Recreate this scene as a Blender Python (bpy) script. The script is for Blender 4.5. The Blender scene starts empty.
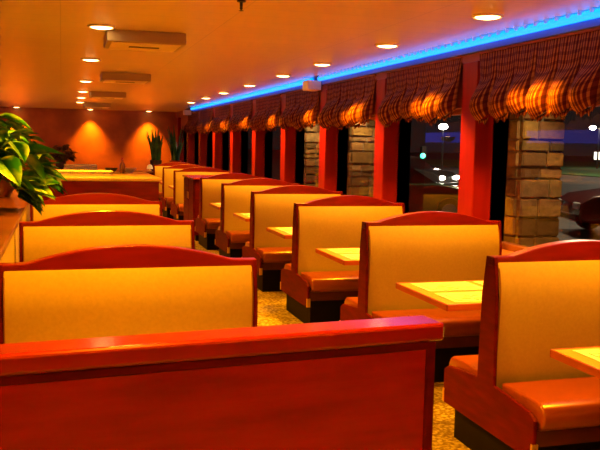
import bpy, bmesh, math, random
from mathutils import Vector, Matrix
random.seed(7)
SC = bpy.context.scene
COL = SC.collection
PI = math.pi
CEIL = 2.62

# ------------------------------------------------------------------ materials
def new_mat(name):
    m = bpy.data.materials.new(name); m.use_nodes = True
    nt = m.node_tree
    return m, nt, nt.nodes['Principled BSDF']

def solid(name, col, rough=.5, coat=0., metal=0., var=.0, scale=20., bump=0., stretch=(1, 1, 1), spec=.5, detail=4.):
    m, nt, b = new_mat(name)
    b.inputs['Roughness'].default_value = rough
    b.inputs['Metallic'].default_value = metal
    b.inputs['Coat Weight'].default_value = coat
    b.inputs['Coat Roughness'].default_value = .12
    b.inputs['Specular IOR Level'].default_value = spec
    b.inputs['Base Color'].default_value = (*col, 1)
    if var or bump:
        tc = nt.nodes.new('ShaderNodeTexCoord'); mp = nt.nodes.new('ShaderNodeMapping')
        mp.inputs['Scale'].default_value = stretch
        nt.links.new(tc.outputs['Object'], mp.inputs['Vector'])
        n = nt.nodes.new('ShaderNodeTexNoise'); n.inputs['Scale'].default_value = scale
        n.inputs['Detail'].default_value = detail
        nt.links.new(mp.outputs[0], n.inputs['Vector'])
        if var:
            r = nt.nodes.new('ShaderNodeValToRGB')
            r.color_ramp.elements[0].position = .3; r.color_ramp.elements[1].position = .7
            r.color_ramp.elements[0].color = (*[c * (1 - var) for c in col], 1)
            r.color_ramp.elements[1].color = (*[min(1, c * (1 + var)) for c in col], 1)
            nt.links.new(n.outputs['Fac'], r.inputs['Fac']); nt.links.new(r.outputs['Color'], b.inputs['Base Color'])
        if bump:
            bp = nt.nodes.new('ShaderNodeBump'); bp.inputs['Strength'].default_value = bump
            bp.inputs['Distance'].default_value = .01
            nt.links.new(n.outputs['Fac'], bp.inputs['Height']); nt.links.new(bp.outputs[0], b.inputs['Normal'])
    return m

def emit(name, col, s, base=(.8, .8, .8)):
    m, nt, b = new_mat(name)
    b.inputs['Base Color'].default_value = (*base, 1)
    b.inputs['Emission Color'].default_value = (*col, 1)
    b.inputs['Emission Strength'].default_value = s
    return m

LAMP = (1.0, .37, .004)
M = {}
M['wood'] = solid('red_mahogany', (.085, .0025, .0015), .6, .0, spec=.07, var=.28, scale=3.2, stretch=(1.2, 1.2, 7), detail=6)  # booth mahogany, colour darkened for end panels that stand in shade
M['wood_lit'] = solid('red_mahogany_lit_crossgrain', (.28, .006, .0025), .25, .30, spec=.4, var=.25, scale=3.0, stretch=(1, 6, 6), detail=6)  # same mahogany, kept lighter to stand for light on the front panel
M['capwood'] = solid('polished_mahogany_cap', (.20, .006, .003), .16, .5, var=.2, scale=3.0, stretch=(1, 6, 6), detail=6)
M['crest'] = solid('shaded_mahogany_crest', (.145, .004, .002), .32, .12, spec=.3, var=.25, scale=3.0, stretch=(1, 6, 6), detail=6)  # same mahogany again, with shade mixed into the colour for the crest rails
M['post'] = solid('red_post_wood', (.22, .005, .002), .42, 0, spec=.25, var=.15, scale=3, stretch=(4, 4, .6))
M['basewood'] = solid('red_brown_base_wood', (.07, .008, .004), .4, .1, var=.2, scale=3, stretch=(2, 6, 6))
M['gold'] = solid('gold_vinyl', (.46, .345, .07), .50, 0, var=.05, scale=60, bump=.05)
M['pipe'] = solid('gold_piping', (.22, .09, .02), .5)
M['rust'] = solid('rust_vinyl', (.24, .045, .009), .30, .15, var=.08, scale=5, bump=.03)
M['black'] = solid('black_kick', (.006, .004, .003), .6, spec=.08)
M['brass'] = solid('brass', (.75, .5, .15), .35, metal=.9)
M['lam'] = solid('amber_laminate', (.62, .40, .12), .3, .2, var=.08, scale=4, stretch=(1, 8, 1))
M['edge'] = solid('table_edge_wood', (.34, .055, .012), .35, .2)
M['paper'] = solid('placemat_paper', (.92, .92, .90), .5)
M['ink'] = solid('dark_ink', (.32, .22, .10), .6)
M['iron'] = solid('dark_iron', (.03, .025, .02), .5, metal=.3)
M['chrome'] = solid('steel', (.7, .7, .7), .25, metal=1)
M['white'] = solid('white_ceramic', (.85, .82, .75), .3)
M['trimring'] = solid('white_trim_ring', (.85, .75, .55), .5)
M['lens'] = emit('lamp_lens', (1, .62, .2), 14)
M['device'] = solid('beige_plastic', (.88, .70, .46), .55)
M['duct'] = solid('diffuser_shaded_paint', (.36, .25, .14), .5)  # darker than the face plate, standing for shade on the housing sides
M['slot'] = solid('diffuser_slot', (.05, .03, .02), .6)
M['neon'] = emit('neon_blue', (.0, .22, 1.0), 2.8, (.01, .02, .05))
M['tick'] = solid('glow_tick_plate', (.75, .8, .9), .3)
M['neonback'] = solid('neon_channel', (.05, .12, .45), .5)  # blue mixed in to stand for neon light on the fascia
M['neonp'] = emit('neon_violet', (.12, .09, 1.0), 1.3, (.01, .01, .03))
M['terracotta'] = solid('brown_glazed_pot', (.30, .075, .025), .3, .4, var=.3, scale=6)
M['redpot'] = solid('red_pot', (.55, .05, .02), .35, .3)
M['darkpot'] = solid('dark_pot', (.05, .03, .02), .4)
M['soil'] = solid('potting_soil', (.04, .025, .015), .9, bump=.5, scale=60)
M['stem'] = solid('green_stem', (.12, .25, .04), .5)
M['ledge'] = solid('dark_brown_ledge', (.13, .035, .012), .35, .2, var=.2, scale=3)
M['glassb'] = solid('amber_bottle', (.35, .16, .04), .15, .5)
M['linen'] = solid('white_linen', (.88, .84, .72), .7)
M['asphalt'] = solid('asphalt', (.045, .042, .04), .8, var=.4, scale=3, bump=.2)
M['lawn'] = solid('lawn', (.05, .13, .025), .9, var=.4, scale=4)
M['header'] = solid('dark_red_wall', (.22, .03, .015), .5)
M['frame'] = solid('bronze_window_frame', (.20, .06, .03), .45)
M['sill'] = solid('sill_wood', (.36, .12, .04), .4, .2)
M['tyre'] = solid('tyre_rubber', (.015, .015, .015), .8)
M['carglass'] = solid('car_glass', (.01, .012, .014), .08, .6)
M['headlamp'] = emit('headlamp_on', (1, .93, .75), 60)
M['tail'] = emit('tail_lamp', (1, .03, .01), 3)
M['street'] = emit('streetlamp_on', (1, .93, .8), 60)
M['green'] = emit('traffic_green', (.05, 1, .45), 9)
M['signw'] = emit('lit_white_sign', (1, .9, .75), 2.5)
M['redstrip'] = emit('red_lit_strip', (1, .08, .02), 2.)
M['concrete'] = solid('concrete', (.3, .28, .25), .8, var=.15, scale=6)
M['wlamp'] = emit('outdoor_lamp_lens', (1, .5, .1), 10)

def leaf_mat(name, c0, c1, scale):
    m, nt, b = new_mat(name)
    b.inputs['Roughness'].default_value = .38
    tc = nt.nodes.new('ShaderNodeTexCoord'); n = nt.nodes.new('ShaderNodeTexNoise')
    n.inputs['Scale'].default_value = scale; n.inputs['Detail'].default_value = 2
    r = nt.nodes.new('ShaderNodeValToRGB')
    r.color_ramp.elements[0].position = .46; r.color_ramp.elements[1].position = .70
    r.color_ramp.elements[0].color = (*c0, 1); r.color_ramp.elements[1].color = (*c1, 1)
    nt.links.new(tc.outputs['Object'], n.inputs['Vector']); nt.links.new(n.outputs['Fac'], r.inputs['Fac'])
    nt.links.new(r.outputs['Color'], b.inputs['Base Color'])
    return m
M['leaf'] = leaf_mat('pothos_leaf', (.018, .22, .018), (.34, .56, .05), 9)
M['snake'] = leaf_mat('snake_leaf', (.012, .15, .02), (.09, .32, .05), 5)
M['driedleaf'] = leaf_mat('dry_leaf', (.12, .06, .02), (.2, .12, .03), 8)

def carpet_mat():
    m, nt, b = new_mat('carpet')
    b.inputs['Roughness'].default_value = .95; b.inputs['Specular IOR Level'].default_value = .1
    tc = nt.nodes.new('ShaderNodeTexCoord')
    v = nt.nodes.new('ShaderNodeTexNoise'); v.inputs['Scale'].default_value = 34; v.inputs['Detail'].default_value = 5
    n = nt.nodes.new('ShaderNodeTexNoise'); n.inputs['Scale'].default_value = 7; n.inputs['Detail'].default_value = 3
    ad = nt.nodes.new('ShaderNodeMath'); ad.operation = 'MULTIPLY_ADD'; ad.inputs[1].default_value = .35
    r = nt.nodes.new('ShaderNodeValToRGB')
    e = r.color_ramp.elements
    e[0].position = .52; e[0].color = (.16, .10, .04, 1)
    e[1].position = .80; e[1].color = (.52, .45, .17, 1)
    x = e.new(.66); x.color = (.27, .20, .07, 1)
    nt.links.new(tc.outputs['Object'], v.inputs['Vector']); nt.links.new(tc.outputs['Object'], n.inputs['Vector'])
    nt.links.new(n.outputs['Fac'], ad.inputs[0]); nt.links.new(v.outputs['Fac'], ad.inputs[2])
    nt.links.new(ad.outputs[0], r.inputs['Fac']); nt.links.new(r.outputs['Color'], b.inputs['Base Color'])
    bp = nt.nodes.new('ShaderNodeBump'); bp.inputs['Strength'].default_value = .4; bp.inputs['Distance'].default_value = .01
    nt.links.new(v.outputs['Fac'], bp.inputs['Height']); nt.links.new(bp.outputs[0], b.inputs['Normal'])
    return m
M['carpet'] = carpet_mat()

def ceiling_mat():
    m, nt, b = new_mat('ceiling_paint')
    b.inputs['Roughness'].default_value = .24; b.inputs['Specular IOR Level'].default_value = .5
    tc = nt.nodes.new('ShaderNodeTexCoord')
    br = nt.nodes.new('ShaderNodeTexBrick')
    br.offset = 0
    br.inputs['Scale'].default_value = 1; br.inputs['Brick Width'].default_value = 1.22; br.inputs['Row Height'].default_value = .305
    br.inputs['Mortar Size'].default_value = .004; br.inputs['Mortar Smooth'].default_value = .3
    br.inputs['Color1'].default_value = (.89, .69, .42, 1); br.inputs['Color2'].default_value = (.875, .675, .41, 1)
    br.inputs['Mortar'].default_value = (.70, .57, .42, 1)
    nt.links.new(tc.outputs['Object'], br.inputs['Vector']); nt.links.new(br.outputs['Color'], b.inputs['Base Color'])
    bp = nt.nodes.new('ShaderNodeBump'); bp.inputs['Strength'].default_value = .12; bp.inputs['Distance'].default_value = .004
    bp.invert = True
    nt.links.new(br.outputs['Fac'], bp.inputs['Height']); nt.links.new(bp.outputs[0], b.inputs['Normal'])
    return m
M['ceil'] = ceiling_mat()
M['backwall'] = solid('red_plaster', (.46, .12, .025), .34, 0, var=.4, scale=1.3, bump=.1, detail=8)
M['sidewall'] = solid('terracotta_plaster', (.50, .20, .08), .6, 0, var=.12, scale=2)

def plaid_mat():
    m, nt, b = new_mat('plaid_fabric')
    b.inputs['Roughness'].default_value = .8; b.inputs['Specular IOR Level'].default_value = .15
    uv = nt.nodes.new('ShaderNodeUVMap'); sp = nt.nodes.new('ShaderNodeSeparateXYZ')
    nt.links.new(uv.outputs[0], sp.inputs[0])
    def stripes(sock, f, w):
        a = nt.nodes.new('ShaderNodeMath'); a.operation = 'MULTIPLY'; a.inputs[1].default_value = f
        c = nt.nodes.new('ShaderNodeMath'); c.operation = 'FRACT'
        d = nt.nodes.new('ShaderNodeMath'); d.operation = 'LESS_THAN'; d.inputs[1].default_value = w
        nt.links.new(sock, a.inputs[0]); nt.links.new(a.outputs[0], c.inputs[0]); nt.links.new(c.outputs[0], d.inputs[0])
        return d.outputs[0]
    s1 = stripes(sp.outputs[0], 28, .38); s2 = stripes(sp.outputs[1], 18, .4)
    mx = nt.nodes.new('ShaderNodeMix'); mx.data_type = 'RGBA'
    mx.inputs['A'].default_value = (.085, .011, .004, 1); mx.inputs['B'].default_value = (.30, .105, .02, 1)
    nt.links.new(s1, mx.inputs['Factor'])
    m2 = nt.nodes.new('ShaderNodeMix'); m2.data_type = 'RGBA'; m2.blend_type = 'MULTIPLY'
    nt.links.new(mx.outputs['Result'], m2.inputs['A']); m2.inputs['B'].default_value = (.62, .5, .45, 1)
    nt.links.new(s2, m2.inputs['Factor'])
    nt.links.new(m2.outputs['Result'], b.inputs['Base Color'])
    return m
M['plaid'] = plaid_mat()

def pane_mat():
    m = bpy.data.materials.new('window_glass'); m.use_nodes = True
    nt = m.node_tree; nt.nodes.clear()
    o = nt.nodes.new('ShaderNodeOutputMaterial'); mix = nt.nodes.new('ShaderNodeMixShader')
    t = nt.nodes.new('ShaderNodeBsdfTransparent'); t.inputs[0].default_value = (.92, .93, .92, 1)
    g = nt.nodes.new('ShaderNodeBsdfGlossy'); g.inputs['Roughness'].default_value = .02
    f = nt.nodes.new('ShaderNodeFresnel'); f.inputs['IOR'].default_value = 1.55
    ge = nt.nodes.new('ShaderNodeNewGeometry'); inv = nt.nodes.new('ShaderNodeMath'); inv.operation = 'SUBTRACT'; inv.inputs[0].default_value = 1.0
    mu = nt.nodes.new('ShaderNodeMath'); mu.operation = 'MULTIPLY'
    nt.links.new(ge.outputs['Backfacing'], inv.inputs[1]); nt.links.new(inv.outputs[0], mu.inputs[0]); nt.links.new(f.outputs[0], mu.inputs[1])
    nt.links.new(mu.outputs[0], mix.inputs[0]); nt.links.new(t.outputs[0], mix.inputs[1]); nt.links.new(g.outputs[0], mix.inputs[2])
    nt.links.new(mix.outputs[0], o.inputs[0])
    return m
M['pane'] = pane_mat()

def stone_mat():
    m, nt, b = new_mat('stone_blocks')
    b.inputs['Roughness'].default_value = .85
    at = nt.nodes.new('ShaderNodeAttribute'); at.attribute_name = 'block'
    tc = nt.nodes.new('ShaderNodeTexCoord'); n = nt.nodes.new('ShaderNodeTexNoise'); n.inputs['Scale'].default_value = 14; n.inputs['Detail'].default_value = 6
    nt.links.new(tc.outputs['Object'], n.inputs['Vector'])
    mx = nt.nodes.new('ShaderNodeMix'); mx.data_type = 'RGBA'; mx.blend_type = 'OVERLAY'; mx.inputs['Factor'].default_value = .6
    nt.links.new(at.outputs['Color'], mx.inputs['A']); nt.links.new(n.outputs['Fac'], mx.inputs['B'])
    nt.links.new(mx.outputs['Result'], b.inputs['Base Color'])
    bp = nt.nodes.new('ShaderNodeBump'); bp.inputs['Strength'].default_value = .6; bp.inputs['Distance'].default_value = .02
    nt.links.new(n.outputs['Fac'], bp.inputs['Height']); nt.links.new(bp.outputs[0], b.inputs['Normal'])
    return m
M['stone'] = stone_mat()

def paint(name, col):
    return solid(name, col, .25, .8, metal=.2)

# ------------------------------------------------------------------ mesh helpers
class MB:
    def __init__(s): s.bm = bmesh.new()
    def box(s, x0, x1, y0, y1, z0, z1, bev=0., seg=2):
        t = bmesh.new()
        bmesh.ops.create_cube(t, size=1)
        for v in t.verts:
            v.co = Vector(((x0 + x1) / 2 + v.co.x * (x1 - x0), (y0 + y1) / 2 + v.co.y * (y1 - y0), (z0 + z1) / 2 + v.co.z * (z1 - z0)))
        if bev: bmesh.ops.bevel(t, geom=t.edges[:], offset=bev, segments=seg, affect='EDGES', profile=.5)
        s.add(t); return s
    def add(s, t, mat=None):
        if mat is not None: t.transform(mat)
        me = bpy.data.meshes.new('t'); t.to_mesh(me); t.free(); s.bm.from_mesh(me); bpy.data.meshes.remove(me)
    def prism(s, pts, axis, a, b, bev=0., seg=2):
        """extrude a closed 2-D outline along an axis from a to b. axis x: pts=(y,z); y: (x,z); z: (x,y)"""
        t = bmesh.new()
        def P(p, w):
            return {'x': (w, p[0], p[1]), 'y': (p[0], w, p[1]), 'z': (p[0], p[1], w)}[axis]
        va = [t.verts.new(P(p, a)) for p in pts]; vb = [t.verts.new(P(p, b)) for p in pts]
        n = len(pts)
        fa = t.faces.new(va); fb = t.faces.new(vb)
        for i in range(n): t.faces.new((va[i], va[(i + 1) % n], vb[(i + 1) % n], vb[i]))
        bmesh.ops.recalc_face_normals(t, faces=t.faces[:])
        if bev:
            es = [e for e in t.edges if abs(({'x': e.verts[0].co.x - e.verts[1].co.x, 'y': e.verts[0].co.y - e.verts[1].co.y, 'z': e.verts[0].co.z - e.verts[1].co.z})[axis]) < 1e-6]
            bmesh.ops.bevel(t, geom=es, offset=bev, segments=seg, affect='EDGES', profile=.5)
        s.add(t); return s
    def lathe(s, prof, c=(0, 0, 0), n=24):
        t = bmesh.new(); rings = []
        for r, z in prof:
            if r < 1e-5: rings.append([t.verts.new((c[0], c[1], c[2] + z))])
            else: rings.append([t.verts.new((c[0] + r * math.cos(2 * PI * k / n), c[1] + r * math.sin(2 * PI * k / n), c[2] + z)) for k in range(n)])
        for A, B in zip(rings, rings[1:]):
            for k in range(n):
                k2 = (k + 1) % n
                if len(A) == 1 and len(B) == 1: continue
                if len(A) == 1: t.faces.new((A[0], B[k], B[k2]))
                elif len(B) == 1: t.faces.new((A[k], A[k2], B[0]))
                else: t.faces.new((A[k], A[k2], B[k2], B[k]))
        bmesh.ops.recalc_face_normals(t, faces=t.faces[:])
        s.add(t); return s
    def tube(s, pts, r, n=8, r1=None):
        t = bmesh.new(); pts = [Vector(p) for p in pts]; rings = []
        for i, p in enumerate(pts):
            d = (pts[min(i + 1, len(pts) - 1)] - pts[max(i - 1, 0)]).normalized()
            a = d.orthogonal().normalized() if i == 0 else (rings_a - d * rings_a.dot(d)).normalized()
            rings_a = a; b = d.cross(a)
            rr = r if r1 is None else r + (r1 - r) * i / (len(pts) - 1)
            rings.append([t.verts.new(p + (a * math.cos(2 * PI * k / n) + b * math.sin(2 * PI * k / n)) * rr) for k in range(n)])
        for A, B in zip(rings, rings[1:]):
            for k in range(n): t.faces.new((A[k], A[(k + 1) % n], B[(k + 1) % n], B[k]))
        t.faces.new(rings[0]); t.faces.new(rings[-1])
        bmesh.ops.recalc_face_normals(t, faces=t.faces[:])
        s.add(t); return s
    def build(s, name, mat, parent=None, smooth=False, loc=None):
        me = bpy.data.meshes.new(name); s.bm.to_mesh(me); s.bm.free()
        me.materials.append(mat)
        if smooth:
            for p in me.polygons: p.use_smooth = True
            try: me.set_sharp_from_angle(angle=math.radians(40))
            except Exception: pass
        o = bpy.data.objects.new(name, me); COL.objects.link(o)
        if parent: o.parent = parent
        if loc: o.location = loc
        return o

def tag(o, label, cat, group=None, kind=None):
    o['label'] = label
    if cat: o['category'] = cat
    if group: o['group'] = group
    if kind: o['kind'] = kind
    return o
def thing(name, label, cat, loc=(0, 0, 0), group=None, rz=0):
    o = bpy.data.objects.new(name, None); COL.objects.link(o)
    o.empty_display_size = .1
    o.location = loc; o.rotation_euler = (0, 0, rz)
    return tag(o, label, cat, group)
def struct(o, label=None):
    o['kind'] = 'structure'
    if label: o['label'] = label
    return o
KIDS = {}
def dup(root, loc, label, rz=None):
    r = root.copy(); COL.objects.link(r); r.location = loc; r['label'] = label
    if rz is not None: r.rotation_euler = (0, 0, rz)
    for ch in [o for o in COL.objects if o.parent == root]:
        c = ch.copy(); COL.objects.link(c); c.parent = r
        for g in [o for o in COL.objects if o.parent == ch]:
            d = g.copy(); COL.objects.link(d); d.parent = c
    return r

# ------------------------------------------------------------------ room shell
XW, XG, YB, YF, XLW = 3.42, 3.68, 25.2, -2.5, -4.0
struct(MB().box(XLW, 3.75, YF, YB, -.1, 0).build('floor', M['carpet']), 'speckled tan carpet floor of the dining room')
struct(MB().box(XLW, 3.75, YF, YB, CEIL, CEIL + .1).build('ceiling', M['ceil']), 'low cream ceiling lit orange by recessed lamps')
struct(MB().box(XLW, 3.75, YB, YB + .15, 0, CEIL).build('wall_back', M['backwall']), 'mottled red plaster wall at the far end with pools of lamplight')
struct(MB().box(XLW - .15, XLW, YF, YB, 0, CEIL).build('wall_left', M['sidewall']), 'terracotta plaster side wall')
struct(MB().box(XLW, 3.75, YF - .15, YF, 0, CEIL).build('wall_front', M['sidewall']), 'terracotta plaster wall behind the first partition')
# window wall: apron below the glass, header above it
struct(MB().box(3.50, 3.75, YF, YB, 0, .80).box(3.50, 3.75, YF, YB, 2.06, CEIL).build('wall_right', M['header']), 'dark red window wall with low apron and header')
struct(MB().box(3.40, 3.78, YF, YB, .80, .835, .006).build('trim_1', M['sill']), 'wooden window sill running along the window wall')

POST0 = 6.23; PSP = 2.05; PW = .27
posts = [POST0 + PSP * i for i in range(-4, 10)]
# posts and windows
for k, y in enumerate(posts):
    struct(MB().box(3.42, 3.60, y, y + PW, 0, 2.44, .008).build('trim_%d' % (k + 2), M['post']),
           'red wooden post number %d of the window wall, counted from the front wall' % (k + 1))
bays = list(zip([YF - PW + .01] + posts, posts + [YB]))
for k, (a, b) in enumerate(bays):
    y0, y1 = a + PW, b
    f = MB()
    f.box(3.60, 3.745, y0 - PW, y0 - PW + .001 + PW * .5, .835, 2.06)     # mullion behind the post
    f.box(3.60, 3.745, y1, min(y1 + PW * .5, YB), .835, 2.06)
    f.box(3.63, 3.73, y0 - PW * .5, y1, .835, .885, .004).box(3.63, 3.73, y0 - PW * .5, y1, 2.01, 2.06, .004)
    fo = struct(f.build('window_%d' % (k + 1), M['frame']), 'tall fixed window in a dark bronze frame, bay %d of the window wall' % (k + 1))
    MB().box(3.675, 3.685, y0 - PW * .5, y1, .88, 2.015).build('pane', M['pane'], fo)

# ------------------------------------------------------------------ booths
H = 1.11
def make_booth(W, name, label, group):
    root = thing(name, label, 'booth', (0, 0, 0), group)
    # wooden end panels (T-shaped silhouette: seat base + tapering back)
    D = .47
    prof = [(-D, .20), (D, .20), (D, .40), (D - .05, .43), (.086, .46), (.072, H - .18), (.042, H + .02), (-.042, H + .02), (-.072, H - .18), (-.086, .46), (-D + .05, .43), (-D, .40)]
    MB().prism(prof, 'x', 0, .022, .005).build('end_panel', M['wood'], root)
    MB().prism(prof, 'x', W - .022, W, .005).build('end_panel', M['wood'], root)
    # arched crest rail
    n = 28; pts = [(0.0, H - .03), (W, H - .03)]
    top = []
    for i in range(n + 1):
        s = i / n; x = W * s
        e = (s - .10) / .80
        zz = H + .022 + (0.076 * (1 - (2 * e - 1) ** 2) if 0 < e < 1 else 0)
        top.append((x, zz))
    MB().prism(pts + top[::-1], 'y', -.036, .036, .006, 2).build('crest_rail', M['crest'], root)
    for sgn in (-1, 1):
        # reclined padded back, profile (y,z)
        pr = []
        f0 = lambda z: .086 - .040 * (H - z) / (H - .45)
        ZR = H - .19
        for i in range(9):
            z = .42 + (ZR - .42) * i / 8
            bulge = .004 * math.sin(PI * i / 8)
            pr.append((sgn * (f0(z) + bulge), z))
        for i in range(1, 9):
            q = .83 * i / 8
            pr.append((sgn * (f0(ZR) - .070 * q * q), ZR + .247 * q))
        pr += [(sgn * .008, H - .03), (sgn * .03, .42)]
        o = MB().prism(pr, 'x', .0225, W - .0225, .008, 3).build('backrest', M['gold'], root, True)
        # piping down both sides
        for x in (.027, W - .027):
            MB().tube([(x, p[0] + sgn * .002, p[1]) for p in pr[:15]], .0035, 6).build('piping', M['pipe'], o, True)
        # seat cushion with bull-nosed front
        sp = [(sgn * .10, .37), (sgn * .10, .475), (sgn * .34, .485)]
        for i in range(0, 9):
            a = PI / 2 - PI * i / 8
            sp.append((sgn * (.425 + .072 * math.cos(a)), .408 + .072 * math.sin(a)))
        sp += [(sgn * .41, .336), (sgn * .36, .336)]
        MB().prism(sp, 'x', .038, W - .02, .016, 3).build('seat', M['rust'], root, True)
        # boxed front below the seat
        MB().box(.03, W - .03, min(sgn * .10, sgn * .45), max(sgn * .10, sgn * .45), .26, .345, .004).build('seat_base', M['basewood'], root)
        MB().box(-.004, .03, min(sgn * .473, sgn * .455), max(sgn * .473, sgn * .455), .205, .285, .002).build('corner_guard', M['brass'], root)
    MB().box(.05, W - .05, -.41, .41, 0, .262).build('kick_plinth', M['black'], root)
    return root

XR0, WR = 2.15, 1.13
ordw = ['first', 'second', 'third', 'fourth', 'fifth', 'sixth', 'seventh', 'eighth', 'ninth', 'tenth', 'eleventh']
Y1, SP = 3.70, 1.843
b0 = make_booth(WR, 'window_booth', 'x', 'gold double booths along the windows')
ys = [Y1 + SP * i for i in range(-1, 6)]
ys2 = [16.1, 17.95, 19.8]
wl = ['gold window booth beside the foremost red partition, cut off by the frame',
      'first whole gold double booth by the windows, rust seat and brass corner in front',
      'second whole gold double booth by the windows, beside the stone pillar outside',
      'third gold double booth from the front along the windows',
      'fourth gold double booth from the front along the windows',
      'fifth gold double booth from the front along the windows',
      'sixth gold double booth by the windows, its back joined to the red cabinet',
      'gold double booth by the windows just beyond the red cabinet',
      'gold double booth second beyond the red cabinet by the windows',
      'gold double booth third beyond the red cabinet, last before the back wall']
for i, y in enumerate(ys + ys2):
    if i == 0:
        b0.location = (XR0, y, 0); b0['label'] = wl[0]
    else: dup(b0, (XR0, y, 0), wl[i])
# red cabinet standing behind the sixth booth
t = thing('server_cabinet', 'low red wooden cabinet standing between the window booths', 'cabinet', (XR0, 13.60, 0))
MB().box(.03, 1.12, .04, 1.24, .10, 1.06, .006).build('body', M['wood'], t)
MB().box(-.005, 1.13, .0, 1.28, 1.06, 1.09, .008).build('top', M['wood_lit'], t)
MB().box(.06, 1.10, .07, 1.20, 0, .10).build('plinth', M['black'], t)
for q in (0, 1):
    d = MB().box(.010, .03, .07 + q * .58, .62 + q * .58, .14, 1.05, .004).build('door', M['wood'], t)
    MB().tube([(.0, .58 + q * .12, .70), (.0, .58 + q * .12, .82)], .007, 8).build('handle', M['brass'], d)

# inner row
XL0, WL = -.28, 1.19
YL, SL = 3.81, 1.93
c0 = make_booth(WL, 'aisle_booth', 'x', 'gold double booths along the planter wall')
cl = ['gold double booth with arched red crest right behind the foremost red partition',
      'middle gold double booth of the row beside the plants',
      'gold double booth with red crest in front of the red service counter']
for i in range(3):
    p = (XL0, YL + SL * i, 0)
    if i == 0: c0.location = p; c0['label'] = cl[0]
    else: dup(c0, p, cl[i])

# ------------------------------------------------------------------ partitions at the row's ends
t = thing('booth_partition', 'big glossy red wooden partition with thick cap closing the aisle row', 'partition', (.93, 1.905, 0), rz=math.radians(5))
MB().box(-1.67, -.005, -.035, .035, .10, 1.20, .004).build('panel', M['wood_lit'], t)
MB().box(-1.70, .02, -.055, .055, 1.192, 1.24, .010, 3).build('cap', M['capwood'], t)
MB().box(-1.67, -.005, -.041, .041, 1.168, 1.192, .004).build('bead_moulding', M['wood'], t)
MB().box(-.025, .003, -.042, .042, .10, 1.192, .006).build('corner_stile', M['wood'], t)
MB().box(-1.65, -.02, -.03, .03, 0, .11).build('plinth', M['black'], t)

t = thing('service_counter', 'red wooden service counter across the far end of the aisle row', 'counter', (0, 9.80, 0))
MB().box(-.26, 1.13, 0, 1.95, .10, 1.215, .005).build('body', M['wood_lit'], t)
MB().box(-.30, 1.16, -.05, 2.0, 1.215, 1.255, .008).build('counter_top', M['lam'], t)
MB().box(-.24, 1.10, .03, 1.9, 0, .10).build('plinth', M['black'], t)

# planter wall on the aisle row's outer side
t = thing('planter_wall', 'low gold panelled wall with brown wooden ledge carrying potted plants', 'planter wall', (0, 0, 0))
MB().box(-.80, -.31, 1.95, 9.75, .10, 1.10).build('body', M['gold'], t)
MB().box(-.83, -.29, 1.93, 9.77, 1.10, 1.14, .008).build('ledge', M['ledge'], t)
MB().box(-.78, -.33, 2.0, 9.7, 0, .10).build('plinth', M['black'], t)

# ------------------------------------------------------------------ tables
def make_table():
    t = thing('booth_table', 'x', 'table', (0, 0, 0), 'amber tables between the window booths')
    MB().box(0.012, 1.17, -.375, .375, .722, .752, .003).build('tabletop', M['lam'], t)
    e = MB().box(0, .014, -.39, .39, .712, .753, .005).box(0, 1.17, -.39, -.376, .712, .753, .005).box(0, 1.17, .376, .39, .712, .753, .005)
    e.build('edge_band', M['edge'], t)
    MB().lathe([(0, .03), (.04, .03), (.04, .70), (.12, .712), (0, .722)], (.62, 0, 0), 16).build('pedestal', M['iron'], t, True)
    f = MB()
    f.box(.30, .94, -.035, .035, 0, .035, .008).box(.585, .655, -.26, .26, 0, .035, .008)
    f.build('foot', M['iron'], t)
    return t
ty = [Y1 + SP * i + SP / 2 + .06 for i in range(-1, 5)] + [17.05, 18.9]
tl = ['amber table with red-brown edge beside the first whole window booth, cut off by the frame',
      'amber table between the first and second whole window booths',
      'amber table between the second and third window booths',
      'amber table between the third and fourth window booths',
      'amber table between the fourth and fifth window booths',
      'amber table between the fifth and sixth window booths',
      'small far amber table just beyond the red cabinet',
      'small far amber table second beyond the red cabinet']
tb0 = make_table()
XT = 2.215
for i, y in enumerate(ty):
    if i == 0: tb0.location = (XT, y, 0); tb0['label'] = tl[0]
    else: dup(tb0, (XT, y, 0), tl[i])
# paper placemats
def make_mat():
    t = thing('placemat', 'x', 'placemat', (0, 0, 0), 'printed paper placemats on the window tables')
    MB().box(-.215, .215, -.15, .15, 0, .002).build('sheet', M['paper'], t)
    p = MB(); p.box(-.176, -.172, -.113, .08, .002, .0026)
    rr = random.Random(3)
    for r in range(5):
        x = -.17; p.box(-.175, .175, -.113 + r * .045, -.110 + r * .045, .002, .0026)
        while x < .14:
            w = rr.uniform(.02, .07)
            if rr.random() < .62: p.box(x, x + w, -.11 + r * .045, -.11 + r * .045 + rr.uniform(.006, .016), .002, .0028)
            x += w + .02
    p.build('print', M['ink'], t)
    return t
pm0 = make_mat(); first = True
place = {0: 'first table along the windows', 1: 'second table along the windows', 2: 'third table along the windows',
         3: 'fourth table along the windows', 4: 'fifth table along the windows', 5: 'sixth table along the windows'}
for i in range(6):
    for sgn in (-1, 1):
        for k in (0, 1):
            if k == 1 and i > 3: continue
            pos = (XT + .30 + k * .48, ty[i] + sgn * .185, .7535)
            side = ('front' if sgn < 0 else 'rear') + ' edge'
            lab = 'paper placemat at the %s, %s of the %s' % (side, 'aisle end' if k == 0 else 'window end', place[i])
            if first: pm0.location = pos; pm0['label'] = lab; first = False
            else: dup(pm0, pos, lab)
def shaker(pos, lab, dark=False, first=[None]):
    if first[0] is None:
        t = thing('salt_shaker', lab, 'shaker', pos, 'shakers on the window tables')
        MB().lathe([(0, 0), (.021, 0), (.023, .01), (.017, .055), (.017, .06), (0, .06)], n=12).build('body', M['glassb'], t, True)
        MB().lathe([(.018, .058), (.018, .072), (.012, .08), (0, .082)], n=12).build('cap', M['chrome'], t, True)
        first[0] = t
    else: dup(first[0], pos, lab)
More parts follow.
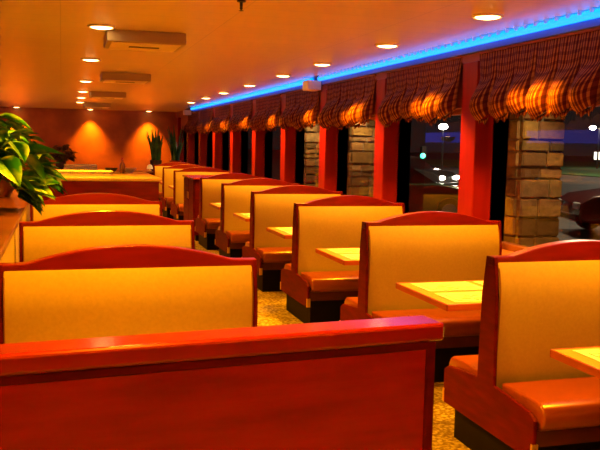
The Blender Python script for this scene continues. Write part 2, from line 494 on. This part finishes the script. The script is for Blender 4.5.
shaker((XT + .545, ty[1] - .03, .754), 'small dark shaker standing between the placemats on the table beside the second booth')
shaker((XT + .545, ty[2] - .03, .754), 'small dark shaker on the table between second and third window booths')

# ------------------------------------------------------------------ ceiling lamps
LR = [3.25, 5.12, 6.93, 8.85, 10.55, 12.57, 14.7, 16.6, 18.6]
LLx = [(.33, 1.72), (.33, 3.42), (.33, 5.25), (.32, 6.82), (.33, 9.6), (.37, 13.1), (.40, 15.9), (.42, 18.2), (.44, 20.4)]  # first three added out of view to light near booths and partition cap
WLx = [(-1.25, 24.92), (.83, 24.92), (2.56, 24.92)]
def make_light():
    t = thing('recessed_downlight', 'x', 'ceiling light', (0, 0, 0), 'round recessed ceiling downlights')
    MB().lathe([(.088, 0), (.112, 0), (.112, -.008), (.10, -.016), (.088, -.012), (.088, 0)], n=32).build('trim_ring', M['trimring'], t, True)
    MB().lathe([(.0885, -.004), (.078, -.016), (.05, -.022), (0, -.024)], n=32).build('lens', M['lens'], t, True)
    return t
l0 = make_light(); used = False
LIGHTS = []
labs = [((2.87, y), 'round recessed downlight, number %s in the row above the window tables' % (w)) for y, w in zip(LR, ordw)] + \
       [((x, y), 'round recessed downlight, number %s in the row above the aisle booths' % (w)) for (x, y), w in zip(LLx, ordw)] + \
       [((x, y), 'recessed wall-washing downlight above the %s pool of light on the back wall' % w) for (x, y), w in zip(WLx, ['plant-side', 'middle', 'snake-plant'])]
def spot(name, loc, energy, ang, blend, col=LAMP, tilt=None, rad=.06):
    L = bpy.data.lights.new(name, 'SPOT'); L.energy = energy; L.spot_size = math.radians(ang); L.spot_blend = blend
    L.color = col; L.shadow_soft_size = rad
    o = bpy.data.objects.new(name, L); COL.objects.link(o); o.location = loc
    if tilt: o.rotation_euler = tilt
    return o
for k, ((x, y), lab) in enumerate(labs):
    if k == 0: l0.location = (x, y, CEIL); l0['label'] = lab
    else: dup(l0, (x, y, CEIL), lab)
    if k < len(LR): spot('downlight_beam', (x, y, CEIL - .05), 440, 106, .35)
    elif k < len(LR) + len(LLx): spot('downlight_beam', (x, y, CEIL - .05), 440, 106, .35)
    else: spot('wallwash_beam', (x, y, CEIL - .05), 620, 78, .9, (1, .38, .01), (math.radians(5), 0, 0))

# bowl lamps added out of view, beside and behind the camera, to brighten the ceiling
def pendant(x, y, e, lab, first=[None]):
    if first[0] is None:
        t = thing('fill_bowl', lab, 'pendant lamp', (x, y, 0), 'unseen bowl lamps added for ceiling light')
        MB().lathe([(0, -.14), (.08, -.13), (.16, -.09), (.21, 0), (.20, 0), (.15, -.08), (.07, -.115), (0, -.125)], (0, 0, 1.98), 24).build('bowl_shade', M['brass'], t, True)
        MB().lathe([(0, -.04), (.05, -.03), (.06, 0), (.04, .04), (0, .05)], (0, 0, 1.95), 14).build('bulb', M['lens'], t, True)
        MB().tube([(0, 0, 2.0), (0, 0, CEIL - .02)], .006, 8).build('stem', M['brass'], t)
        MB().lathe([(0, 0), (.06, 0), (.06, -.02), (0, -.025)], (0, 0, CEIL), 16).build('canopy', M['brass'], t)
        first[0] = t
    else: dup(first[0], (x, y, 0), lab)
    spot('bowl_fill_light', (x, y, 2.02), e, 165, .3, LAMP, (PI, 0, 0), .1)
for k, (x, y) in enumerate([(-2.8, 2.0), (-2.8, 5.4), (-2.8, 8.8), (-2.4, 12.2), (-2.6, 16), (-2.8, 20), (-1.2, -1.2), (.8, -1.2), (2.6, -1.2)]):
    pendant(x, y, 120 if k < 6 else 230, 'brass bowl pendant lamp number %s added out of view to light the ceiling' % ordw[k])

# ------------------------------------------------------------------ ceiling diffusers
def make_diff():
    t = thing('air_diffuser', 'x', 'air vent', (0, 0, 0), 'drop box air diffusers on the ceiling')
    MB().box(-.33, .33, -.30, .30, -.10, 0, .010).build('housing', M['duct'], t)
    MB().box(-.29, .29, -.265, .265, -.106, -.099, .004).build('face_plate', M['device'], t)  # lighter material stands for light reaching the underside
    MB().box(-.13, .13, -.05, .02, -.110, -.104).build('slot', M['slot'], t)
    return t
d0 = make_diff()
for k, (y, w) in enumerate(zip((7.25, 11.6, 16.1, 20.9), ('biggest in view', 'second from the front', 'third from the front', 'last before the back wall'))):
    lab = 'tan box-shaped air diffuser under the ceiling, ' + w
    if k == 0: d0.location = (.70, y, CEIL); d0['label'] = lab
    else: dup(d0, (.86, y, CEIL), lab)
t = thing('sprinkler_head', 'small dark sprinkler head hanging from the ceiling', 'sprinkler', (1.13, 5.22, CEIL))
MB().lathe([(0, 0), (.03, 0), (.03, -.01), (.01, -.012), (.01, -.04), (0, -.04)], n=14).build('escutcheon', M['iron'], t, True)
MB().lathe([(.006, -.038), (.012, -.05), (.006, -.06), (.018, -.066), (0, -.07)], n=14).build('deflector', M['iron'], t, True)

# ------------------------------------------------------------------ blue neon along the top of the window wall
def neon(name, label, x, y0, y1, z):
    t = thing(name, label, 'neon light', (x, y0, z), 'blue neon tubes above the windows')
    L = y1 - y0
    MB().box(-.015, .018, 0, L, -.075, .034, .003).build('backing_channel', M['neonback'], t)
    MB().tube([(-.052, .02, .0), (-.052, L - .02, .0)], .031, 14).build('tube', M['neon'], t, True)
    if y0 < 0:
        y = 4.9; cm = None
        while y < L - .05:
            if cm is None:
                cm = MB().box(-.105, -.03, 0, .008, .004, .0345, .001).build('glow_tick', M['tick'], t, False, (0, y, 0))  # plates added to stand for streaks of neon glow on the ceiling
            else:
                c = cm.copy(); COL.objects.link(c); c.parent = t; c.location = (0, y, 0)
            y += .13
    return t
neon('neon_tube', 'bright blue neon tube above the windows on the camera side of the small beige box', 3.40, -1.0, 10.45, 2.584)
neon('neon_tube', 'bright blue neon tube above the windows beyond the small beige box', 3.40, 10.75, 21.6, 2.584)
for y, lab in ((10.6, 'small beige box fixed below the blue neon where its two lengths meet'), (22.0, 'small beige box at the far end of the blue neon')):
    t = thing('transformer_box', lab, 'electrical box', (3.29, y, 2.515), 'beige boxes along the blue neon')
    MB().box(-.09, .10, -.13, .13, -.08, .05, .008).build('housing', M['device'], t)
    MB().box(-.098, -.088, -.10, .10, -.06, .03, .003).build('cover_plate', M['trimring'], t)
# fascia above the valances
struct(MB().box(3.42, 3.60, YF, YB, 2.44, CEIL).build('trim_30', M['header']), 'dark red fascia board carrying the neon')
# violet neon across the room on the side wall, mirrored in the window panes
t = thing('violet_neon_tube', 'violet neon tube along the opposite side wall', 'neon light', (XLW + .05, 14.6, 2.0))
MB().tube([(.13, 0, 0), (.13, 9.6, 0)], .15, 14).build('tube', M['neonp'], t, True)
MB().box(-.04, -.005, 0, 9.6, -.07, .07).build('backing_channel', M['neonback'], t)

# ------------------------------------------------------------------ valances
def valance(y0, y1, seed, label):
    rng = random.Random(seed)
    NS, NT = 96, 34; zt = 2.508; W = y1 - y0
    nsw = 6
    off = [rng.uniform(-.06, .06) for _ in range(nsw + 1)]; amp = [rng.uniform(.75, 1.15) for _ in range(nsw)]
    drop = [rng.uniform(-.02, .03) for _ in range(nsw)]
    bm = bmesh.new(); uvl = bm.loops.layers.uv.new('UVMap'); g = []
    for j in range(NT + 1):
        tt = j / NT; row = []
        for i in range(NS + 1):
            s = i / NS
            q = s * nsw; c = min(nsw - 1, int(q)); w = q - c
            u = abs(math.sin(PI * w))                      # 0 at a gather, 1 mid swag
            um = u ** .75
            zb = 2.02 - .075 * um * amp[c] - drop[c]
            lift = max(0., (tt - .45) / .55)
            z = zt + (zb - zt) * (1 - (1 - tt) ** 1.0)
            puff = math.sin(PI * min(1, max(0, (tt - .40) / .60)) ** 1.25 * .88) if tt > .40 else 0
            x = -.015 - .05 * tt + .005 * math.sin(2 * PI * s * 14 + seed) * (1 - .8 * tt) - .125 * puff * um * amp[c]
            x += .05 * (1 - u) ** 5 * (tt ** 1.2)           # gathers pulled back
            x += .006 * puff * math.sin(2 * PI * (w * 1.7 + tt * 1.2) + seed * 1.3)
            y = y0 + W * (s + (.5 - s) * .07 * tt) + .05 * off[c] * tt * math.sin(PI * s) - (w - .5) * .05 * tt * (1 - um)
            row.append(bm.verts.new((x, y, z)))
        g.append(row)
    for j in range(NT):
        for i in range(NS):
            f = bm.faces.new((g[j][i], g[j][i + 1], g[j + 1][i + 1], g[j + 1][i]))
            for l, (a, b) in zip(f.loops, ((i, j), (i + 1, j), (i + 1, j + 1), (i, j + 1))): l[uvl].uv = (a / NS * 2, b / NT * .5)
            f.smooth = True
    me = bpy.data.meshes.new('valance'); bm.to_mesh(me); bm.free(); me.materials.append(M['plaid'])
    root = thing('valance', label, 'valance', (3.43, 0, 0), 'plaid balloon valances over the windows')
    o = bpy.data.objects.new('fabric', me); COL.objects.link(o); o.parent = root
    md = o.modifiers.new('thick', 'SOLIDIFY'); md.thickness = .006
    # ruffle under the swags
    rb = bmesh.new(); uv2 = rb.loops.layers.uv.new('UVMap'); rows = []
    N = 54
    for j in range(3):
        row = []
        for i in range(N + 1):
            s = i / N; q = s * nsw; c = min(nsw - 1, int(q)); w = q - c; u = abs(math.sin(PI * w)) ** .6
            zb = 2.02 - .075 * u * amp[c] - drop[c]
            zz = zb + .012 - j * .016 - (.016 * (1 if i % 2 else -1) if j == 2 else 0)
            x = -.05 - .02 * u + -.0 + .010 * math.sin(i * 1.25 + seed) * (.4 + .5 * j) + .004 * rng.uniform(-1, 1)
            row.append(rb.verts.new((x, y0 + W * (s + (.5 - s) * .07), zz)))
        rows.append(row)
    for j in range(2):
        for i in range(N):
            f = rb.faces.new((rows[j][i], rows[j][i + 1], rows[j + 1][i + 1], rows[j + 1][i])); f.smooth = True
            for l, (a, b) in zip(f.loops, ((i, j), (i + 1, j), (i + 1, j + 1), (i, j + 1))): l[uv2].uv = (a / N * 2, .5 + b * .03)
    me = bpy.data.meshes.new('ruffle'); rb.to_mesh(me); rb.free(); me.materials.append(M['plaid'])
    o = bpy.data.objects.new('ruffle', me); COL.objects.link(o); o.parent = root
    md = o.modifiers.new('thick', 'SOLIDIFY'); md.thickness = .004
    MB().box(-.03, -.012, y0, y1, 2.49, 2.509, .003).build('mounting_board', M['header'], root)
vy = [(posts[k] + PW + .015, posts[k + 1] - .03) for k in range(2, len(posts) - 2)]
vlab = ['dark plaid valance gathered over the window bay level with the foremost red partition',
        'large dark plaid valance in front of the stone pillar window',
        'dark plaid valance over the window showing parked cars']
for k, (a, b) in enumerate(vy):
    lab = vlab[k] if k < 3 else 'dark plaid valance, %s beyond the window showing parked cars' % ordw[k - 3]
    valance(a, b, 11 + k * 5, lab)

# ------------------------------------------------------------------ plants
def pothos(name, loc, seed, n, R, Ht, label, potr, potm, lean=(0, 0), dr=.25):
    rng = random.Random(seed)
    root = thing(name, label, 'potted plant', loc)
    ph = potr * 1.55
    MB().lathe([(0, 0), (potr * .62, 0), (potr * .9, ph * .3), (potr, ph * .62), (potr * .86, ph * .92), (potr * .92, ph), (potr * .8, ph), (potr * .78, ph * .88), (0, ph * .88)], n=28).build('pot', potm, root, True)
    MB().lathe([(potr * .79, ph * .885), (potr * .4, ph * .92), (0, ph * .93)], n=20).build('soil', M['soil'], root, True)
    st = MB(); lf = bmesh.new()
    for i in range(n):
        az = rng.uniform(0, 2 * PI); rr = R * math.sqrt(rng.random()) ; hh = Ht * rng.uniform(.15, 1.) * (1 - .45 * (rr / R) ** 2)
        droop = rng.random() < dr
        if droop: rr = R * rng.uniform(.75, 1.05); az = rng.uniform(-.6, .6); hh = -ph * rng.uniform(0, .6)
        b = Vector((rng.uniform(-.4, .4) * potr, rng.uniform(-.4, .4) * potr, ph * .9))
        e = Vector((math.cos(az) * rr + lean[0] * max(hh, 0), math.sin(az) * rr + lean[1] * max(hh, 0), ph + hh))
        mid = (b + e) / 2 + Vector((0, 0, .12 + .1 * rng.random()))
        pts = [b * (1 - q) ** 2 + mid * 2 * q * (1 - q) + e * q * q for q in (0, .2, .4, .6, .8, 1)]
        st.tube(pts, .005, 5, .003)
        # heart-shaped leaf
        S = rng.uniform(.16, .28)
        d = Vector((math.cos(az + rng.uniform(-.7, .7)), math.sin(az + rng.uniform(-.7, .7)), rng.uniform(-1.1, .35))).normalized()
        side = d.cross(Vector((0, 0, 1))).normalized(); nor = side.cross(d).normalized()
        side = (side + nor * rng.uniform(-.5, .5)).normalized(); nor = side.cross(d).normalized()
        outl = [(-.12, .0), (-.16, .2), (-.05, .38), (.15, .44), (.4, .38), (.65, .24), (.85, .1), (1.0, 0)]
        cen = [lf.verts.new(e + d * S * (o[0] if k else .0) - nor * S * .12 * (o[0]) ** 2) for k, o in enumerate(outl)]
        for sg in (1, -1):
            ed = [lf.verts.new(e + d * S * o[0] + side * sg * S * o[1] + nor * S * (.14 * o[1] / .44 - .12 * o[0] ** 2)) for o in outl[1:-1]]
            ed = [cen[0]] + ed + [cen[-1]]
            for k in range(len(outl) - 1):
                vs = [cen[k], cen[k + 1], ed[k + 1], ed[k]]
                vs2 = []
                for v in vs:
                    if v not in vs2: vs2.append(v)
                if len(vs2) >= 3:
                    try: f = lf.faces.new(vs2); f.smooth = True
                    except ValueError: pass
    st.build('stems', M['stem'], root, True)
    me = bpy.data.meshes.new('foliage'); lf.to_mesh(me); lf.free(); me.materials.append(M['leaf'])
    o = bpy.data.objects.new('foliage', me); COL.objects.link(o); o.parent = root
    return root
pothos('potted_pothos', (-.62, 6.5, 1.14), 5, 85, .40, .50, 'bushy green plant in a round brown pot, first along the planter ledge', .17, M['terracotta'], (.1, 0))
pothos('potted_pothos', (-.60, 8.2, 1.14), 9, 95, .44, .40, 'trailing green and yellow plant in a brown pot further along the planter ledge', .19, M['terracotta'], (.1, 0))

def snake(loc, seed, label, potm, Ht, n=16):
    rng = random.Random(seed)
    root = thing('snake_plant', label, 'potted plant', loc, 'snake plants before the back wall')
    MB().lathe([(0, 0), (.13, 0), (.17, .28), (.18, .30), (.155, .30), (.15, .27), (0, .27)], n=24).build('pot', potm, root, True)
    bm = bmesh.new()
    for i in range(n):
        az = rng.uniform(0, 2 * PI); r0 = .10 * math.sqrt(rng.random()); h = Ht * rng.uniform(.45, 1.05); sp = rng.uniform(.03, .20)
        tw = rng.uniform(0, PI); prev = None
        for k in range(8):
            q = k / 7; c = Vector((math.cos(az) * (r0 + sp * q ** 1.6), math.sin(az) * (r0 + sp * q ** 1.6), .26 + h * q))
            w = .042 * (1 - .2 * abs(q - .4)) * (1 - q ** 4) + .002
            a = Vector((math.cos(tw + q * .6), math.sin(tw + q * .6), 0)); bq = Vector((-a.y, a.x, 0)) * .010
            cur = [bm.verts.new(c - a * w), bm.verts.new(c + bq), bm.verts.new(c + a * w), bm.verts.new(c - bq)]
            if prev:
                for m_ in range(4): bm.faces.new((prev[m_], prev[(m_ + 1) % 4], cur[(m_ + 1) % 4], cur[m_]))
            prev = cur
    bmesh.ops.recalc_face_normals(bm, faces=bm.faces[:])
    me = bpy.data.meshes.new('foliage'); bm.to_mesh(me); bm.free(); me.materials.append(M['snake'])
    o = bpy.data.objects.new('foliage', me); COL.objects.link(o); o.parent = root
    return root
# low ledge cabinet along the back wall
t = thing('back_ledge', 'low wooden ledge cabinet along the red back wall', 'cabinet', (0, 22.6, 0))
MB().box(-1.6, 3.30, 0, .9, 0, .83, .01).build('body', M['wood'], t)
MB().box(-1.65, 3.34, -.04, .94, .83, .87, .008).build('ledge_top', M['sill'], t)
snake((2.56, 23.0, .87), 2, 'snake plant in a dark pot, under the bright pool of light', M['darkpot'], 1.0, 26)
snake((3.12, 23.05, .87), 4, 'snake plant in a red pot, closer to the windows', M['redpot'], 1.0, 26)
pothos('dried_bush', (-.02, 23.1, .87), 21, 60, .34, .45, 'brown dried bush in a dark pot against the back wall', .15, M['darkpot'], dr=0)
COL.objects['dried_bush']['category'] = 'potted plant'
for o in [q for q in COL.objects if q.parent and q.parent.name == 'dried_bush' and q.name.startswith('foliage')]:
    o.data.materials[0] = M['driedleaf']

# ------------------------------------------------------------------ things on the service counter and beyond
ZC = 1.255
t = thing('serving_tray', 'wide white serving tray lying on the red service counter', 'tray', (.26, 10.55, ZC))
MB().box(-.34, .34, -.22, .22, 0, .045, .012).build('body', M['linen'], t)
MB().box(-.36, .36, -.24, .24, .045, .058, .005).build('rim', M['linen'], t)
for k in range(3):
    tag(MB().box(.02 + k * .004, .47, 11.42, 11.68, ZC + .0005 + k * .035, ZC + .034 + k * .035, .012).build('folded_napkin', M['linen']),
        'folded pale napkin behind the white tray, %s of its stack' % ('bottom', 'middle', 'top')[k], 'napkin', 'napkins stacked behind the tray')
t = thing('sauce_bottle', 'slim amber bottle standing on the service counter', 'bottle', (.80, 11.3, ZC))
MB().lathe([(0, 0), (.035, 0), (.037, .02), (.037, .11), (.014, .155), (.013, .19), (0, .19)], n=16).build('body', M['glassb'], t, True)
MB().lathe([(.016, .188), (.016, .21), (0, .212)], n=12).build('cap', M['redpot'], t, True)
for k, (x, y, lab) in enumerate([(.66, 11.45, 'dark bowl beside the slim bottle on the service counter'), (.92, 11.5, 'pale bowl at the aisle end of the service counter')]):
    o = MB().lathe([(0, 0), (.04, 0), (.085, .05), (.09, .065), (.08, .065), (.035, .012), (0, .012)], n=20).build('bowl', M['darkpot'] if k == 0 else M['white'], None, True, (x, y, ZC))
    tag(o, lab, 'bowl')
for k, (x, y, m_, lab) in enumerate([(-.22, 10.7, 'redpot', 'red cup at the plant end of the service counter'), (-.17, 10.45, 'white', 'white cup beside the red cup on the service counter'), (-.20, 11.1, 'darkpot', 'dark cup between the white cup and the white tray')]):
    t = thing('cup', lab, 'cup', (x, y, ZC))
    MB().lathe([(0, 0), (.03, 0), (.038, .09), (.034, .09), (.027, .006), (0, .006)], n=16).build('body', M[m_], t, True)
    MB().tube([(.036, 0, .075), (.06, 0, .07), (.064, 0, .045), (.055, 0, .025), (.033, 0, .02)], .005, 6).build('handle', M[m_], t, True)
# glowing little table lamps beyond the counter, on the ledge
def candle(loc, lab, s, first=[None]):
    if first[0] is None:
        t = thing('dome_lamp', lab, 'table lamp', loc, 'small dome lamps on the back ledge')
        MB().lathe([(0, 0), (.05, 0), (.052, .015), (.02, .035), (.014, .07), (0, .07)], n=16).build('base', M['brass'], t, True)
        MB().lathe([(.085, .06), (.082, .11), (.06, .165), (.025, .185), (0, .187)], n=20).build('shade', M['dome'], t, True)
        first[0] = t
    else:
        r = dup(first[0], loc, lab)
M['dome'] = emit('dome_shade_lit', (1, .45, .08), .45, (.9, .8, .6))
candle((2.36, 22.70, .87), 'small glowing dome lamp on the back ledge, at the counter side of the snake plants', 1)
candle((2.80, 22.70, .87), 'small glowing dome lamp between the two snake plants', 1)
candle((3.24, 22.68, .87), 'small glowing dome lamp in front of the red-potted snake plant', 1)

# ------------------------------------------------------------------ outside the windows
struct(MB().box(3.76, 160, -60, 260, -.35, -.15).build('ground', M['asphalt']), 'dark asphalt parking lot outside')
struct(MB().box(3.76, 5.6, -6, 30, -.15, -.02).build('pavement', M['concrete']), 'concrete pavement along the building')
struct(MB().box(3.76, 5.3, -6, 30, 2.75, 2.95).build('roof_eave', M['header']), 'dark roof eave over the pavement')
tag(MB().box(36, 90, 20, 110, -.149, -.10).build('lawn', M['lawn']), 'strip of green lawn beyond the parked cars', 'lawn', kind='structure')

def stone_pillar(y0, y1, x0, x1, seed, label):
    rng = random.Random(seed); root = thing('stone_pillar', label, 'pillar', ((x0 + x1) / 2, (y0 + y1) / 2, -.02), 'stone pillars outside the windows')
    cx, cy = (x0 + x1) / 2, (y0 + y1) / 2
    hx, hy = (x1 - x0) / 2, (y1 - y0) / 2
    MB().box(-hx + .015, hx - .015, -hy + .015, hy - .015, 0, 2.765).build('mortar_core', M['concrete'], root)
    bm = bmesh.new(); lay = bm.loops.layers.color.new('block'); z = 0.
    while z < 2.74:
        h = rng.choice((.08, .11, .14, .18)); h = min(h, 2.76 - z)
        def face_blocks(L, put):
            a = 0.
            while a < L - .01:
                w = rng.uniform(.14, .34)
                if L - a - w < .12: w = L - a
                put(a, w); a += w
        def addb(bx):
            t = bmesh.new(); bmesh.ops.create_cube(t, size=1)
            x0_, x1_, y0_, y1_ = bx
            for v in t.verts: v.co = Vector(((x0_ + x1_) / 2 + v.co.x * (x1_ - x0_), (y0_ + y1_) / 2 + v.co.y * (y1_ - y0_), z + h / 2 + v.co.z * (h - .014)))
            bmesh.ops.bevel(t, geom=t.edges[:], offset=.010, segments=2, affect='EDGES')
            b = rng.uniform(.34, .62); c = (b * rng.uniform(.95, 1.1), b * .82, b * rng.uniform(.45, .62), 1)
            vm = [bm.verts.new(v.co) for v in t.verts]
            t.verts.index_update()
            for f in t.faces:
                nf = bm.faces.new([vm[v.index] for v in f.verts])
                for l in nf.loops: l[lay] = c
            t.free()
        d = .06
        for sg in (-1, 1):
            face_blocks(2 * hx, lambda a, w: addb((-hx + a + .006, -hx + a + w - .006, min(sg * (hy + rng.uniform(0, .02)), sg * (hy - d)), max(sg * (hy + .01), sg * (hy - d)))))
            face_blocks(2 * hy - .10, lambda a, w: addb((min(sg * (hx + rng.uniform(0, .02)), sg * (hx - d)), max(sg * (hx + .01), sg * (hx - d)), -hy + .05 + a + .006, -hy + .05 + a + w - .006)))
        z += h
    me = bpy.data.meshes.new('stone_blocks'); bm.to_mesh(me); bm.free(); me.materials.append(M['stone'])
    o = bpy.data.objects.new('stone_blocks', me); COL.objects.link(o); o.parent = root
pil = [(6.50, 7.10, 4.05, 4.50, 'stone pillar of rough tan blocks outside the window by the second booth'),
       (11.0, 11.8, 4.05, 4.60, 'stone pillar outside, second along, washed amber by an eave lamp'),
       (13.3, 14.1, 4.05, 4.60, 'stone pillar outside, third along, half hidden by window posts')]
for k, (a, b, c, d, lab) in enumerate(pil):
    stone_pillar(a, b, c, d, 30 + k, lab)
for k, (y, e) in enumerate([(6.0, 130), (10.6, 190), (12.9, 190)]):
    t = thing('eave_lamp', 'small round lamp under the eave at the %s stone pillar' % ordw[k], 'outdoor lamp', (4.0, y, 2.75), 'lamps under the eave')
    MB().lathe([(0, 0), (.09, 0), (.09, -.05), (.075, -.06)], n=20).build('housing', M['iron'], t, True)
    MB().lathe([(.075, -.055), (.04, -.07), (0, -.075)], n=20).build('lens', M['wlamp'], t, True)
    spot('eave_beam', (4.0, y, 2.66), e, 96, .7, (1, .60, .20))

def car(loc, rz, pm, label, lights=True):
    root = thing('parked_car', label, 'car', loc, 'cars parked outside', rz)
    L = [(-2.15, .35), (-2.2, .62), (-2.1, .86), (-1.5, .93), (-.95, 1.36), (-.3, 1.45), (.45, 1.40), (1.05, .98), (1.9, .86), (2.15, .70), (2.2, .40), (2.1, .28), (-2.05, .28)]
    body = [p for p in L if p[1] < .97] ; body = [(-2.15, .35), (-2.2, .62), (-2.1, .86), (-1.5, .95), (1.05, .99), (1.9, .86), (2.15, .70), (2.2, .40), (2.1, .28), (-2.05, .28)]
    MB().prism(body, 'y', -.87, .87, .07, 3).build('body', pm, root, True)
    cab = bmesh.new(); lo = [(-1.55, .93), (-.98, 1.34), (-.3, 1.44), (.42, 1.39), (1.12, .96)]
    for sg in (-1, 1): pass
    a = [cab.verts.new((x, -(.80 - .22 * (z - .93)), z)) for x, z in lo]; b = [cab.verts.new((x, (.80 - .22 * (z - .93)), z)) for x, z in lo]
    for i in range(4): cab.faces.new((a[i], a[i + 1], b[i + 1], b[i]))
    cab.faces.new(a); cab.faces.new(b); cab.faces.new((a[0], b[0], b[4], a[4]))
    bmesh.ops.recalc_face_normals(cab, faces=cab.faces[:])
    m = MB(); m.add(cab); m.build('cabin_glass', M['carglass'], root)
    MB().prism([(-.98, 1.345), (-.3, 1.45), (.42, 1.40), (.40, 1.43), (-.3, 1.48), (-.96, 1.375)], 'y', -.70, .70, .01).build('roof_panel', pm, root)
    for x in (-1.35, 1.38):
        for y in (-.80, .80):
            m = MB(); pr = [(0, -.1), (.20, -.1), (.31, -.1), (.33, -.07), (.33, .07), (.31, .1), (.2, .1), (0, .1)]
            t = bmesh.new(); mb = MB().lathe(pr, n=24); me = bpy.data.meshes.new('x'); mb.bm.to_mesh(me); mb.bm.free(); t.from_mesh(me)
            m.add(t, Matrix.Translation((x, y, .33)) @ Matrix.Rotation(PI / 2, 4, 'X'))
            w = m.build('wheel', M['tyre'], root, True)
            hm = MB().lathe([(0, -.105), (.19, -.105), (.2, 0), (.19, .105), (0, .105)], n=18); t2 = bmesh.new(); me = bpy.data.meshes.new('x'); hm.bm.to_mesh(me); hm.bm.free(); t2.from_mesh(me)
            m = MB(); m.add(t2, Matrix.Translation((x, y, .33)) @ Matrix.Rotation(PI / 2, 4, 'X')); m.build('hub_cap', M['chrome'], w, True)
    for y in (-.62, .62):
        MB().box(2.13, 2.215, y - .16, y + .16, .58, .72, .03).build('headlight', M['headlamp'] if lights else M['white'], root)
        MB().box(-2.215, -2.12, y - .15, y + .15, .62, .78, .03).build('tail_light', M['tail'], root)
    MB().box(2.15, 2.24, -.8, .8, .33, .46, .03).box(-2.25, -2.12, -.8, .8, .36, .50, .03).build('bumper', M['iron'], root)
    return root
G = -.15
def ang(x, y, off): return math.atan2(-y, -x) + off
car((13.5, 30.6, G), -.942, paint('car_grey', (.10, .10, .10)), 'grey car with white headlights on, beyond the window showing parked cars')
car((7.75, 18.4, G), -.288, paint('car_green', (.02, .09, .035)), 'dark green car parked close to the building, in front of the headlights', False)
car((12.95, 14.85, G), PI - .288, paint('car_maroon', (.10, .012, .012)), 'dark maroon car parked beyond the stone pillar window', False)
car((24.0, 27.5, G), PI - .5, paint('car_black', (.03, .03, .03)), 'black car with lit headlights standing behind the maroon car', True)

def streetlamp(x, y, h, label, heads=1, s=.3):
    t = thing('street_lamp', label, 'street lamp', (x, y, G), 'street lamps on the parking lot')
    MB().tube([(0, 0, 0), (0, 0, h)], .09, 10, .06).build('pole', M['iron'], t, True)
    for k in range(heads):
        sx = (k - (heads - 1) / 2) * 1.3
        d = Vector((.96, -.28, 0))
        p = d * sx + Vector((0, 0, h))
        hd = MB().tube([(0, 0, h - .02), tuple(p + Vector((0, 0, .05)))], .04, 8) if heads > 1 else MB().lathe([(.1, 0), (.12, .1), (0, .12)], (0, 0, h), 12)
        a = hd.build('arm', M['iron'], t)
        MB().lathe([(0, -s * .8), (s * .8, -s * .5), (s, 0), (s * .7, s * .4), (0, s * .5)], tuple(p), 16).build('lamp_head', M['street'], t, True)
def far(u, v, dist):   # a far point seen beyond the windows, given as direction slopes from the room
    return None
streetlamp(29.5, 59.0, 3.55, 'bright single street lamp outside the window with the cars', 1, .36)
streetlamp(51.0, 68.0, 4.1, 'tall double-headed street lamp on the parking lot', 2, .32)
t = thing('traffic_light', 'small green traffic light far beyond the parked cars', 'traffic light', (27.9, 59.2, G))
MB().tube([(0, 0, 0), (0, 0, 1.2)], .06, 8).build('pole', M['iron'], t)
MB().box(-.2, .2, -.2, .2, .9, 1.9, .03).build('housing', M['iron'], t)
MB().lathe([(0, -.2)] + [(.2 * math.sin(PI * i / 8), -.2 * math.cos(PI * i / 8)) for i in range(1, 8)] + [(0, .2)], (-.1, -.2, 1.15), 14).build('green_lens', M['green'], t, True)
t = thing('lit_sign', 'small white lit sign by the lawn outside', 'sign', (54.6, 72.0, G))
MB().box(-1.0, 1.0, -.1, .1, .9, 1.7, .03).build('panel', M['signw'], t)
MB().tube([(-.7, 0, 0), (-.7, 0, .95)], .06, 8).build('post', M['iron'], t)
MB().tube([(.7, 0, 0), (.7, 0, .95)], .06, 8).build('post', M['iron'], t)

# ------------------------------------------------------------------ light of the night outside, and added fill over the lot
Wd = bpy.data.worlds.new('night'); SC.world = Wd; Wd.use_nodes = True
Wd.node_tree.nodes['Background'].inputs[0].default_value = (.05, .035, .03, 1)
Wd.node_tree.nodes['Background'].inputs[1].default_value = .25
def plight(name, loc, e, col, r=.2):
    L = bpy.data.lights.new(name, 'POINT'); L.energy = e; L.color = col; L.shadow_soft_size = r
    o = bpy.data.objects.new(name, L); COL.objects.link(o); o.location = loc
plight('lot_fill_light', (13, 18, 7), 2500, (1, .8, .5), .3)  # added fill so the parked cars show, no lamp stands here
plight('lot_fill_light', (40, 45, 8), 6000, (1, .85, .6), .3)  # added fill for the lawn, without a lamp of its own

# ------------------------------------------------------------------ camera
F = Vector((.28473, .95338, -.1)); R = Vector((.95857, -.28415, .02021)); U = Vector((.00915, .10162, .99478))
cam = bpy.data.cameras.new('camera'); cam.sensor_width = 36; cam.sensor_fit = 'HORIZONTAL'; cam.lens = 800 / 600 * 36
cam.clip_start = .02; cam.clip_end = 500
co = bpy.data.objects.new('camera', cam); COL.objects.link(co)
Z = -F
co.matrix_world = Matrix(((R.x, U.x, Z.x, 0), (R.y, U.y, Z.y, 0), (R.z, U.z, Z.z, 1.6945), (0, 0, 0, 1)))
SC.camera = co
SC.view_settings.view_transform = 'Standard'
try: SC.view_settings.look = 'None'
except Exception: pass
SC.view_settings.gamma = 1; SC.view_settings.use_curve_mapping = False
SC.view_settings.exposure = 0.0
SC.cycles.use_denoising = True
SC.cycles.sample_clamp_indirect = 6
SC.cycles.max_bounces = 10; SC.cycles.diffuse_bounces = 3
